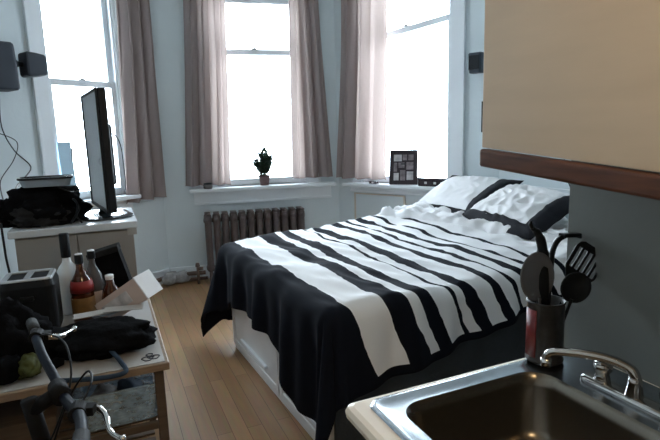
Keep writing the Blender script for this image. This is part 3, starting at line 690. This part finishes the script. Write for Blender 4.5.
bm = N(); loft(bm, [[(-.72+x, 1.465+y*1.0, .80) for x, y in ((0, -.06), (.06, -.07), (.15, -.03), (.24, -.015), (.25, 0), (.24, .015), (.15, .03), (.06, .07), (0, .06))], [(-.72+x, 1.465+y*1.1, .84) for x, y in ((-.01, -.06), (.06, -.075), (.15, -.035), (.25, -.017), (.265, 0), (.25, .017), (.15, .035), (.06, .075), (-.01, .06))], [(-.72+x, 1.465+y*.8, .855) for x, y in ((0, -.06), (.06, -.07), (.15, -.03), (.24, -.015), (.25, 0), (.24, .015), (.15, .03), (.06, .07), (0, .06))]]); obj('saddle', bm, 'rubber', bi, world=True, bev=.006)
bm = N(); cyl(bm, bbk-Vector((0, .03, 0)), bbk+Vector((0, .04, 0)), .022); cyl(bm, bbk+Vector((0, .03, 0)), bbk+Vector((0, .036, 0)), .075, seg=32)
cyl(bm, bbk+Vector((0, .045, 0)), bbk+Vector((.05, .05, -.14)), .009); cyl(bm, bbk-Vector((0, .045, 0)), bbk-Vector((.05, .05, -.14)), .009)
obj('crankset', bm, 'alloy', bi, smooth=False, world=True)
for s in (1, -1):
    bm = N(); q = bbk+Vector((s*.05, s*.09, -s*.14)); box(bm, q, (.08, .07, .018)); obj('pedal', bm, 'rubber', bi, world=True, bev=.003)
bm = N(); cyl(bm, (-.46, 1.46, .27), (-.40, 1.33, .015), .008); obj('kickstand', bm, 'alloy', bi, smooth=True, world=True)


bi.location += BS

# ------------------------------------------------------------------ bed (local: x along the bed from the foot, y to the far side; near side is -y)
BA = R_(3.3); BO = (.80, 3.74, 0); BL, BW, BH = 2.30, 1.66, .47
bd = thing('bed', 'low white storage bed with panelled drawer fronts and a mattress under striped bedding', 'bed', BO, BA)
bm = N(); bx(bm, .0, BL, -BW, 0, .0, BH); obj('bed_base', bm, 'bedwhite', bd, bev=.004)
def drawer(x0, x1, z0, z1, face):
    # face 'foot': plane x=0, spans y;  face 'near': plane y=-BW, spans x
    def q(b, a0, a1, n0, n1, zz0, zz1):
        if face == 'foot': return bx(b, -n1, -n0, a0, a1, zz0, zz1)
        return bx(b, a0, a1, -BW-n1, -BW-n0, zz0, zz1)
    b = N(); fr_ = .045
    q(b, x0, x1, 0, .008, z0, z1)
    q(b, x0, x0+fr_, .008, .018, z0, z1); q(b, x1-fr_, x1, .008, .018, z0, z1); q(b, x0+fr_, x1-fr_, .008, .018, z0, z0+fr_); q(b, x0+fr_, x1-fr_, .008, .018, z1-fr_, z1)
    dr = obj('drawer', b, 'bedwhite', bd, bev=.003)
    b = N(); mid = (x0+x1)/2; q(b, mid-.26, mid+.26, .008, .028, z0+.085, z0+.103); obj('edge_highlight', b, 'white', dr, bev=.002, label='thin bright strip added as the panel edge highlight')  # strip added where a highlight runs along the panel's lower edge
for y0, y1 in ((-BW+.03, -.985), (-.965, -.03)): drawer(y0, y1, .05, .43, 'foot')
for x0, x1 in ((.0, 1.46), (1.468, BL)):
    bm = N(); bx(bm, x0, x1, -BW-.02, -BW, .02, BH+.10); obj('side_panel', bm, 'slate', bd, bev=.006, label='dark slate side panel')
bm = N(); bx(bm, .0, BL, -BW, 0, BH, .74); obj('mattress', bm, 'sheet', bd, bev=.05, bseg=4)

from mathutils import noise as mn
def cloth(x0, x1, y0, y1, foot, near, far, nu, nv, top, name, label, cat, m, wr=1.0, headdrop=0):
    """duvet draped over the mattress: x0 foot edge, x1 head end, y0 near edge, y1 far edge, overhangs foot/near/far"""
    bm = N(); uvl = bm.loops.layers.uv.new('UVMap'); g = []; UV = {}
    r = .065
    for i in range(nu+1):
        row = []
        for j in range(nv+1):
            s = -foot+(x1+foot-0)*(i/nu) + 0*x0
            tt = -near+(y1-y0+near+far)*(j/nv)     # 0 at near edge
            Wd = y1-y0
            fo = foot
            a = max(0, -s)
            bn = max(0, -tt); bf = max(0, tt-Wd)
            # the foot overhang length varies: shorter in the middle, and the near overhang shortens to the head
            b = bn if bn > 0 else bf
            kn = 1.0
            if bn > 0: kn = 1-.55*min(1, max(0, (s-.1)/1.5))
            if bn > 0 and s > 0: b *= kn
            if a > 0 and bn == 0:
                pass
            if a > 0:
                q = min(1, max(0, tt/Wd)); sm = min(1, max(0, (.42-q)/.30)); sm = sm*sm*(3-2*sm); sf = min(1, max(0, (q-.8)/.2)); sf = sf*sf*(3-2*sf)
                a *= .80+.50*sm+.32*sf
            cx, cy = max(0, s), y0+min(max(tt, 0), Wd)
            d = math.hypot(a, b)
            if d > 1e-6:
                sg = -1 if bn > 0 else 1
                th = math.atan2(b, a)
                dx, dy = -math.cos(th), sg*math.sin(th)
                if d < r*pi/2: ou, dn = r*math.sin(d/r), r*(1-math.cos(d/r))
                else:
                    e = d-r*pi/2; corner = math.sin(2*th)
                    fl = .05+.30*corner if sg > 0 else .05+.16*corner
                    ou = r+fl*e; dn = r+e*math.sqrt(max(.2, 1-fl*fl))
                al = (cy if a > b else cx)
                fold = .022*math.sin(al*13+th*5)+.012*math.sin(al*29+1+th*9)
                ou += fold*min(1, d/.25)
            else: dx = dy = 0; ou = dn = 0
            ri = min(1, max(0, (cx)/1.9))
            ff = (cy-y0)/Wd
            z = top-dn+.085*ri*ff+.03*ri
            flat = 1 if d < 1e-6 else max(0, 1-d/.15)
            v3 = Vector((s*2.2, tt*2.2, 0))
            wk = .024*mn.noise(v3)+.012*mn.noise(v3*2.3+Vector((4, 1, 0)))
            wk += .022*(1-abs(mn.noise(Vector((s*9+tt*1.5, tt*3, 2)))))*wr
            if cx > 1.25: wk += .030*min(1, (cx-1.25)/.3)*(1-2*abs(mn.noise(Vector((s*5, tt*4.2, 7)))))*.6
            x = x0+cx+dx*ou; y = cy+dy*ou
            z += wk*flat
            z = max(z, .006+.004*abs(mn.noise(v3*3)))
            v = bm.verts.new((x, y, z)); row.append(v); UV[v] = (s-(.34*min(bn, .5) if s > -.05 else 0), tt+near)
        g.append(row)
    for i in range(nu):
        for j in range(nv):
            f = bm.faces.new((g[i][j], g[i+1][j], g[i+1][j+1], g[i][j+1]))
            for l in f.loops: l[uvl].uv = UV[l.vert]
    root = thing(name, label, cat, BO, BA)
    obj('duvet_cover', bm, m, root, smooth=True, solid=.018)
    return root
cloth(0.0, 1.74, -BW-.025, .02, .47, .44, .66, 150, 160, .795, 'duvet', 'rumpled black and white striped duvet draped over the bed', 'duvet', 'stripe')
# white sheet, rumpled at the head end
bm = N(); g = []
nx, ny = 80, 150
for i in range(nx+1):
    row = []
    for j in range(ny+1):
        f = (j/ny); xs = 1.70-.42*f**1.6; x = xs+(2.28-xs)*i/nx; y = -BW-.0+(BW+.0)*f
        z = .80+.062+.058*f+.055*(1-2*abs(mn.noise(Vector((x*6+y*2+1, y*4.4-x*2, 3)))))*.7+.028*(1-2*abs(mn.noise(Vector((x*15+y*5, y*8, 1)))))
        e = min(i/4, (ny-j)/3, j/3, (nx-i)/4, 1); z -= .10*(1-e)
        row.append(bm.verts.new((x, y, z)))
    g.append(row)
for i in range(nx):
    for j in range(ny): bm.faces.new((g[i][j], g[i+1][j], g[i+1][j+1], g[i][j+1]))
root = thing('bed_sheet', 'rumpled plain white sheet between the striped duvet and the pillows', 'sheet', BO, BA)
obj('sheet_fabric', bm, 'sheet', root, smooth=True, solid=.012)

# pillows: rounded slab, white centre with black border flange
def pillow(w, h, th, seed, bl=.1, br=.3, bb_=.2, bt=.05):
    root = thing('pillow')
    nx, ny = 66, 48
    def shp(u, v, s):
        e = (1-abs(u)**2.6)*(1-abs(v)**2.6); e = max(e, 0)**.55
        c = 1-.06*(1-abs(v)**2)*abs(u)**4
        z = s*th/2*e*(1+.18*mn.noise(Vector((u*2+seed, v*2, s))))+(.024 if seed > 3 else .010)*(1-2*abs(mn.noise(Vector((u*4+v*1.5+seed, v*3.5, 5)))))*e
        return Vector((u*w/2*c, v*h/2*(1-.05*(1-abs(u)**2)*abs(v)**4), z))
    for nm, mtl, lim in (('pillow_body', 'sheet', 1.0),):
        bm = N(); T = []; Bt = []
        for i in range(nx+1):
            T.append([bm.verts.new(shp(-1+2*i/nx, -1+2*j/ny, 1)) for j in range(ny+1)])
            Bt.append([bm.verts.new(shp(-1+2*i/nx, -1+2*j/ny, -1)) for j in range(ny+1)])
        for i in range(nx):
            for j in range(ny):
                a = (T[i][j], T[i+1][j], T[i+1][j+1], T[i][j+1]); bm.faces.new(a)
                bm.faces.new((Bt[i][j], Bt[i][j+1], Bt[i+1][j+1], Bt[i+1][j]))
        bmesh.ops.remove_doubles(bm, verts=bm.verts, dist=.0005)
        obj(nm, bm, mtl, root, smooth=True)
    # border: flat band around the body, following its edge
    bm = N(); bw = .085
    prev = None; first = None
    ring = []
    K = 120
    for k in range(K):
        a = 2*pi*k/K; c, s_ = math.cos(a), math.sin(a)
        m_ = max(abs(c), abs(s_)); u, v = c/m_, s_/m_
        inn = 1-(br if u > 0 else bl); innv = 1-(bt if v > 0 else bb_)
        pi_ = shp(u*inn, v*innv, 1)+Vector((0, 0, .004)); pm = shp(u*(1+inn)/2, v*(1+innv)/2, 1)+Vector((0, 0, .005))
        po = Vector((u*(w/2+.022), v*(h/2+.022), .012*mn.noise(Vector((u*3+seed, v*3, 0)))))
        pu = shp(u*(1+inn)/2, v*(1+innv)/2, -1)-Vector((0, 0, .004))
        ring.append([bm.verts.new(p) for p in (pi_, pm, po, pu)])
    for k in range(K):
        A_, B_ = ring[k], ring[(k+1) % K]
        for q in range(3): bm.faces.new((A_[q], B_[q], B_[q+1], A_[q+1]))
    obj('border', bm, 'piping', root, smooth=True, solid=.006, label='black border')
    return root
def place_pillow(o, c, ux, vy):
    """c centre, ux direction of the pillow's length, vy direction of its height (towards top)"""
    ux = Vector(ux).normalized(); vy = Vector(vy); vy = (vy-ux*vy.dot(ux)).normalized(); n = ux.cross(vy)
    o.matrix_world = Matrix.Translation(c) @ Matrix((ux, vy, n)).transposed().to_4x4()
p1 = pillow(.80, .56, .19, 1.3, .02, .30, .10, .02)
tag(p1, 'white pillow with a black border, the farther one beside the bay window', 'pillow')
place_pillow(p1, (2.85, 3.60, 1.04), (.10, -1, 0.0), (1, .05, .50))
p2 = pillow(.74, .54, .18, 4.1, .08, .22, .22, .03)
tag(p2, 'rumpled white pillow with a black border, the nearer one beside the kitchen wall', 'pillow')
place_pillow(p2, (2.78, 2.86, 1.02), (.0, -1, -.05), (1, -.05, .45))

# ------------------------------------------------------------------ kitchen counter
CZ = .91
kc = thing('base_cabinet', 'cream kitchen base cabinet standing under the sink worktop', 'cabinet', (.93, .2, 0))
bm = N(); bx(bm, -.34, .365, -.8, .875, .10, CZ-.22); bx(bm, -.34, -.32, -.8, .875, CZ-.22, CZ-.045); bx(bm, -.32, .365, .855, .875, CZ-.22, CZ-.045); bx(bm, -.32, .365, -.8, -.78, CZ-.22, CZ-.045)
obj('carcass', bm, 'lower', kc, bev=.003)
bm = N(); bx(bm, -.29, .365, -.8, .86, 0, .10); obj('toe_kick', bm, 'black', kc)
for i in range(3):
    y0 = -.78+i*.55; bm = N(); bx(bm, -.36, -.341, y0, y0+.53, .13, .83); d_ = obj('door', bm, 'lower', kc, bev=.004)
    bm = N(); bx(bm, -.385, -.36, y0+.44, y0+.455, .62, .72); obj('handle', bm, 'chrome', d_, bev=.003)
X0, X1, Y0, Y1 = .51, KX, -.62, 1.125
SX0, SX1, SY0, SY1 = .63, 1.085, .36, 1.03
wt = thing('worktop', 'cream laminate kitchen worktop with rounded edge around the steel sink', 'worktop', (.93, .2, CZ))
bm = N()
ro = lambda x0, x1, y0, y1, r, z: [(x, y, z) for x, y in rrect(x0, x1, y0, y1, r, 6)]
hole = (SX0-.012, SX1+.012, SY0-.012, SY1+.012)
prs = []
loops = [ro(*hole, .06, CZ-.04), ro(*hole, .06, CZ), ro(X0+.018, X1, Y0, Y1-.018, .02, CZ), ro(X0+.006, X1, Y0, Y1-.006, .022, CZ-.005), ro(X0, X1, Y0, Y1, .024, CZ-.018), ro(X0+.002, X1, Y0, Y1-.002, .024, CZ-.032), ro(X0+.01, X1, Y0, Y1-.01, .024, CZ-.04), ro(*hole, .06, CZ-.04)]
loft(bm, loops, False, False)
bmesh.ops.remove_doubles(bm, verts=bm.verts, dist=.0001)
obj('countertop', bm, 'counter', wt, smooth=False, world=True)
sk = thing('kitchen_sink', 'stainless steel drop-in kitchen sink in the cream worktop', 'sink', (.87, .70, CZ))
bm = N(); RXo = (.562, 1.285, .28, 1.095)
L_ = [ro(*RXo, .035, CZ+.001), ro(RXo[0]+.004, RXo[1]-.004, RXo[2]+.004, RXo[3]-.004, .033, CZ+.007), ro(RXo[0]+.014, RXo[1]-.014, RXo[2]+.014, RXo[3]-.014, .03, CZ+.008), ro(RXo[0]+.024, RXo[1]-.024, RXo[2]+.024, RXo[3]-.024, .03, CZ+.003),
      ro(SX0-.010, SX1+.010, SY0-.010, SY1+.010, .07, CZ+.003)]
loft(bm, L_, False, False); obj('rim', bm, 'steelrim', sk, world=True, bev=0, smooth=True)
bm = N()
L_ = [ro(SX0-.010, SX1+.010, SY0-.010, SY1+.010, .07, CZ+.003), ro(SX0, SX1, SY0, SY1, .065, CZ-.006), ro(SX0+.006, SX1-.006, SY0+.006, SY1-.006, .065, CZ-.03), ro(SX0+.018, SX1-.018, SY0+.018, SY1-.018, .07, CZ-.15), ro(SX0+.04, SX1-.04, SY0+.04, SY1-.04, .06, CZ-.175), ro(SX0+.09, SX1-.09, SY0+.09, SY1-.09, .05, CZ-.18)]
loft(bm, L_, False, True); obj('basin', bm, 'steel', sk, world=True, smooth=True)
bm = N(); lathe(bm, [(.05, 0), (.05, .003), (.035, .004), (.03, .001)], (.865, .70, CZ-.180)); obj('drain', bm, 'steelrim', sk, world=True, smooth=True)

fc = thing('faucet', 'chrome two handle kitchen faucet with its spout swung out over the sink', 'faucet', (1.165, .79, CZ+.0035))
bm = N(); loft(bm, [[(x, y, 0) for x, y in rrect(-.028, .028, -.15, .15, .027)], [(x, y, .012) for x, y in rrect(-.026, .026, -.148, .148, .025)], [(x, y, .018) for x, y in rrect(-.018, .018, -.14, .14, .017)]]); obj('deck_plate', bm, 'chrome', fc, smooth=True)
bm = N(); lathe(bm, [(.024, .010), (.022, .02), (.017, .05), (.017, .06), (.014, .066)]); obj('spout_base', bm, 'chrome', fc, smooth=True)
bm = N(); tube(bm, [(0, 0, .03), (0, 0, .068), (-.006, .018, .086), (-.03, .06, .098), (-.062, .11, .098), (-.088, .155, .091), (-.098, .175, .083), (-.102, .183, .072), (-.103, .185, .06)], [.014, .0135, .013, .0125, .012, .0115, .011, .0115, .012], 14, sub=6); sp_ = obj('spout', bm, 'chrome', fc, smooth=True)
bm = N(); cyl(bm, (-.103, .185, .064), (-.103, .185, .042), .0145); obj('aerator', bm, 'chrome', sp_, smooth=True)
for s in (-1, 1):
    bm = N(); lathe(bm, [(.022, .012), (.020, .025), (.016, .04), (.022, .045), (.024, .058), (.022, .068), (.010, .072)], (0, s*.09, 0), 12); obj('handle', bm, 'chrome', fc, smooth=True)

# utensil tin and utensils
jx, jy, jz = 1.15, 1.064, CZ+.009
JT = .185
jt = thing('utensil_tin', 'tall dark tin with red printing holding cooking utensils at the worktop corner', 'utensil holder', (jx, jy, jz))
bm = N(); lathe(bm, [(.050, 0), (.054, .004), (.054, .008), (.052, .010), (.052, JT-.006), (.055, JT-.004), (.055, JT), (.050, JT), (.050, .01)]); obj('tin_body', bm, 'jar', jt, smooth=True)
bm = N()   # red wrap over the left third
A0, A1 = R_(138), R_(196); n = 18; ls = []
for z in (.018, JT-.022): ls.append([(.0526*math.cos(A0+(A1-A0)*i/n), .0526*math.sin(A0+(A1-A0)*i/n), z) for i in range(n+1)])
va = [[bm.verts.new(p) for p in l] for l in ls]
for i in range(n): bm.faces.new((va[0][i], va[0][i+1], va[1][i+1], va[1][i]))
obj('printed_label', bm, 'jarred', jt, smooth=True, solid=.0008, label='red printed label')

bz = jz+.012
# slotted turner: head facing the camera
def turner():
    t = thing('slotted_turner', 'black slotted turner leaning right in the utensil tin', 'spatula', (jx+.03, jy, bz))
    b = Vector((0, 0, 0)); hc = Vector((.135-.03, -.035, .345))     # head centre, local
    ax = (Vector((.125, -.030, .355))-Vector((.03, -.01, .17))).normalized()
    bm = N(); tube(bm, [(-.02, .0, .004), (.01, -.004, .12), (.035, -.012, .185), (.06, -.02, .235)], [.006, .006, .005, .005], 8, sub=4); obj('handle', bm, 'nylon', t, smooth=True)
    # head in its own frame: u along axis, v across
    u = Vector((.56, -.1, .83)).normalized(); nrm = Vector((-.35, -.93, .12)); nrm = (nrm-u*nrm.dot(u)).normalized(); v = u.cross(nrm).normalized()
    o0 = Vector((.045, -.018, .205))
    def P(a, b_, h): return o0+u*a*1.16+v*b_*1.14+nrm*h
    bm = N()
    # outline split in strips so the slots are open
    Lh = .118; ws = lambda a: .016+.030*min(1, a/.05)
    th_ = .003
    def slab(a0, b0a, b0b, a1, b1a, b1b):
        q = [P(a0, b0a, -th_/2), P(a0, b0b, -th_/2), P(a1, b1b, -th_/2), P(a1, b1a, -th_/2)]
        q2 = [x+nrm*th_ for x in q]
        A_ = [bm.verts.new(x) for x in q]; B_ = [bm.verts.new(x) for x in q2]
        bm.faces.new(A_); bm.faces.new(B_[::-1])
        for i in range(4): bm.faces.new((A_[i], B_[i], B_[(i+1) % 4], A_[(i+1) % 4]))
    slab(0, -.014, .014, .03, -.036, .036); slab(.03, -.036, .036, .045, -.044, .044)
    slab(.100, -.046, .046, .112, -.040, .040); slab(.112, -.040, .040, .118, -.030, .030)
    bars = [(-.046, -.036), (-.0275, -.0205), (-.011, -.004), (.0055, .0125), (.022, .029), (.0385, .046)]
    for a, b_ in bars: slab(.045, a*.97, b_*.97, .100, a, b_)
    obj('slotted_head', bm, 'nylon', t)
turner()
def spoon(name, label, cat, m, base, tip, bw, bl, facing, r=.005, bowl_d=.012):
    t = thing(name, label, cat, (jx+base[0], jy+base[1], bz))
    b = Vector((0, 0, .004)); tp = Vector(tip)-Vector((base[0], base[1], 0))
    u = (tp-b).normalized(); nrm = Vector(facing); nrm = (nrm-u*nrm.dot(u)).normalized(); v = u.cross(nrm)
    bm = N(); hl = (tp-b).length-bl
    tube(bm, [b, b+u*hl*.5, b+u*(hl+.01)], [r, r, r*.9], 8, sub=3); obj('handle', bm, m, t, smooth=True)
    bm = N(); nr, na = 8, 28; c = b+u*(hl+bl/2); ctr = bm.verts.new(c-nrm*bowl_d); prev = None
    rings = []
    for i in range(1, nr+1):
        f = i/nr; rings.append([bm.verts.new(c+u*(bl/2*f*math.cos(2*pi*k/na))+v*(bw/2*f*math.sin(2*pi*k/na))-nrm*bowl_d*(1-f*f)) for k in range(na)])
    for k in range(na): bm.faces.new((ctr, rings[0][k], rings[0][(k+1) % na]))
    for A_, B_ in zip(rings, rings[1:]):
        for k in range(na): bm.faces.new((A_[k], B_[k], B_[(k+1) % na], A_[(k+1) % na]))
    obj('bowl', bm, m, t, smooth=True, solid=.003)
spoon('serving_spoon', 'round smoky grey serving spoon leaning left in the utensil tin', 'spoon', 'smoke', (.01, .01), (-.062, -.012, .325), .104, .155, (-.3, -.95, .1))
spoon('cooking_spoon', 'short black round spoon in front of the slotted turner', 'spoon', 'nylon', (.0, -.02), (.080, -.050, .255), .088, .092, (-.4, -.9, .1))
t = thing('ladle', 'black ladle with hooked handle rising highest from the utensil tin', 'ladle', (jx+.005, jy+.0, bz))
bm = N(); tube(bm, [(0, 0, .004), (-.012, .004, .15), (-.018, .006, .26), (-.024, .004, .325), (-.045, .0, .372), (-.075, -.006, .395)], [.017, .018, .020, .018, .014, .011, .007], 10, sub=6); obj('handle', bm, 'nylon', t, smooth=True)
bm = N(); tube(bm, [(-.075, -.006, .395), (-.083, -.006, .408), (-.078, -.006, .415)], [.006, .005, .003], 8, sub=3); obj('hook_tip', bm, 'nylon', t, smooth=True)
t = thing('tongs', 'black nylon utensil with a bent flat end behind the slotted turner', 'tongs', (jx+.02, jy+.018, bz))
bm = N(); tube(bm, [(0, 0, .004), (.012, .002, .18), (.018, .003, .27), (.022, .003, .315), (.045, .002, .345), (.085, -.002, .352), (.125, -.004, .342)], [.006, .006, .007, .008, .008, .007, .005], 8, sub=6); obj('arm', bm, 'nylon', t, smooth=True)
bm = N(); box(bm, (.085, .0, .352), (.07, .026, .012), ry=.08); obj('flat_end', bm, 'nylon', t, bev=.003)

# ------------------------------------------------------------------ wall cabinet with open door
wc = thing('wall_cabinet', 'tan kitchen wall cabinet with a reddish brown wood edge along its door', 'cabinet', (.945, 1.09, 1.525))
bm = N(); bx(bm, .02, KX-.945, -1.2, -.01, .04, .95); obj('carcass', bm, 'door', wc, bev=.003)
# door: runs from the far hinge towards the camera; its lower edge drops towards the near end
def parr(bm, x0, x1, ya, yb, za0, za1, zb0, zb1):
    A_ = [bm.verts.new(p) for p in ((x0, ya, za0), (x1, ya, za0), (x1, ya, za1), (x0, ya, za1))]
    B_ = [bm.verts.new(p) for p in ((x0, yb, zb0), (x1, yb, zb0), (x1, yb, zb1), (x0, yb, zb1))]
    bm.faces.new(A_); bm.faces.new(B_[::-1])
    for i in range(4): bm.faces.new((A_[i], B_[i], B_[(i+1) % 4], A_[(i+1) % 4]))
DL = .62; DR = DL*.085
bm = N(); parr(bm, -.022, 0, 0, -DL, .03, .95, .03-DR, .95); dr_ = obj('door', bm, 'door', wc, bev=.002)
bm = N(); parr(bm, -.032, 0, .001, -DL, -.020, .027, -.020-DR, .027-DR)
hg = N(); cyl(hg, (-.014, .006, .07), (-.014, .006, .15), .005); obj('hinge', hg, 'alloy', dr_, label='dark metal hinge')
obj('wood_edge', bm, 'oak', dr_, bev=.008, bseg=4, label='reddish brown wooden edge')

# ------------------------------------------------------------------ camera
cam = bpy.data.cameras.new('camera'); co = bpy.data.objects.new('camera', cam); col.objects.link(co)
F = 510; Pt = math.atan(.167); RO = .03; YA = R_(23.6)
f = Vector((math.sin(YA)*math.cos(Pt), math.cos(YA)*math.cos(Pt), -math.sin(Pt))); r = Vector((math.cos(YA), -math.sin(YA), 0)); u = r.cross(f)
Rr = r*math.cos(RO)-u*math.sin(RO); Uu = u*math.cos(RO)+r*math.sin(RO)
co.matrix_world = Matrix.Translation((0, 0, 1.6)) @ Matrix((Rr, Uu, -f)).transposed().to_4x4()
cam.sensor_width = 36; cam.lens = F/660*36; cam.clip_start = .02
sc.camera = co

# ------------------------------------------------------------------ light
w = bpy.data.worlds.new('overcast_sky'); sc.world = w; w.use_nodes = True
bgn = w.node_tree.nodes['Background']; bgn.inputs[0].default_value = (.83, .93, 1.0, 1); bgn.inputs[1].default_value = 22.0
def lamp(loc, pw, c, rad):
    l = bpy.data.lights.new('ceiling_bulb', 'POINT'); l.energy = pw; l.color = c; l.shadow_soft_size = rad
    o = bpy.data.objects.new('ceiling_bulb', l); col.objects.link(o); o.location = loc
lamp((.54, .12, 2.40), 21, (1, .74, .42), .09)
sc.view_settings.view_transform = 'Standard'; sc.view_settings.look = 'None'; sc.view_settings.gamma = 1; sc.view_settings.use_curve_mapping = False
sc.view_settings.exposure = 0.0
sc.cycles.max_bounces = 8; sc.cycles.diffuse_bounces = 5; sc.cycles.transparent_max_bounces = 12
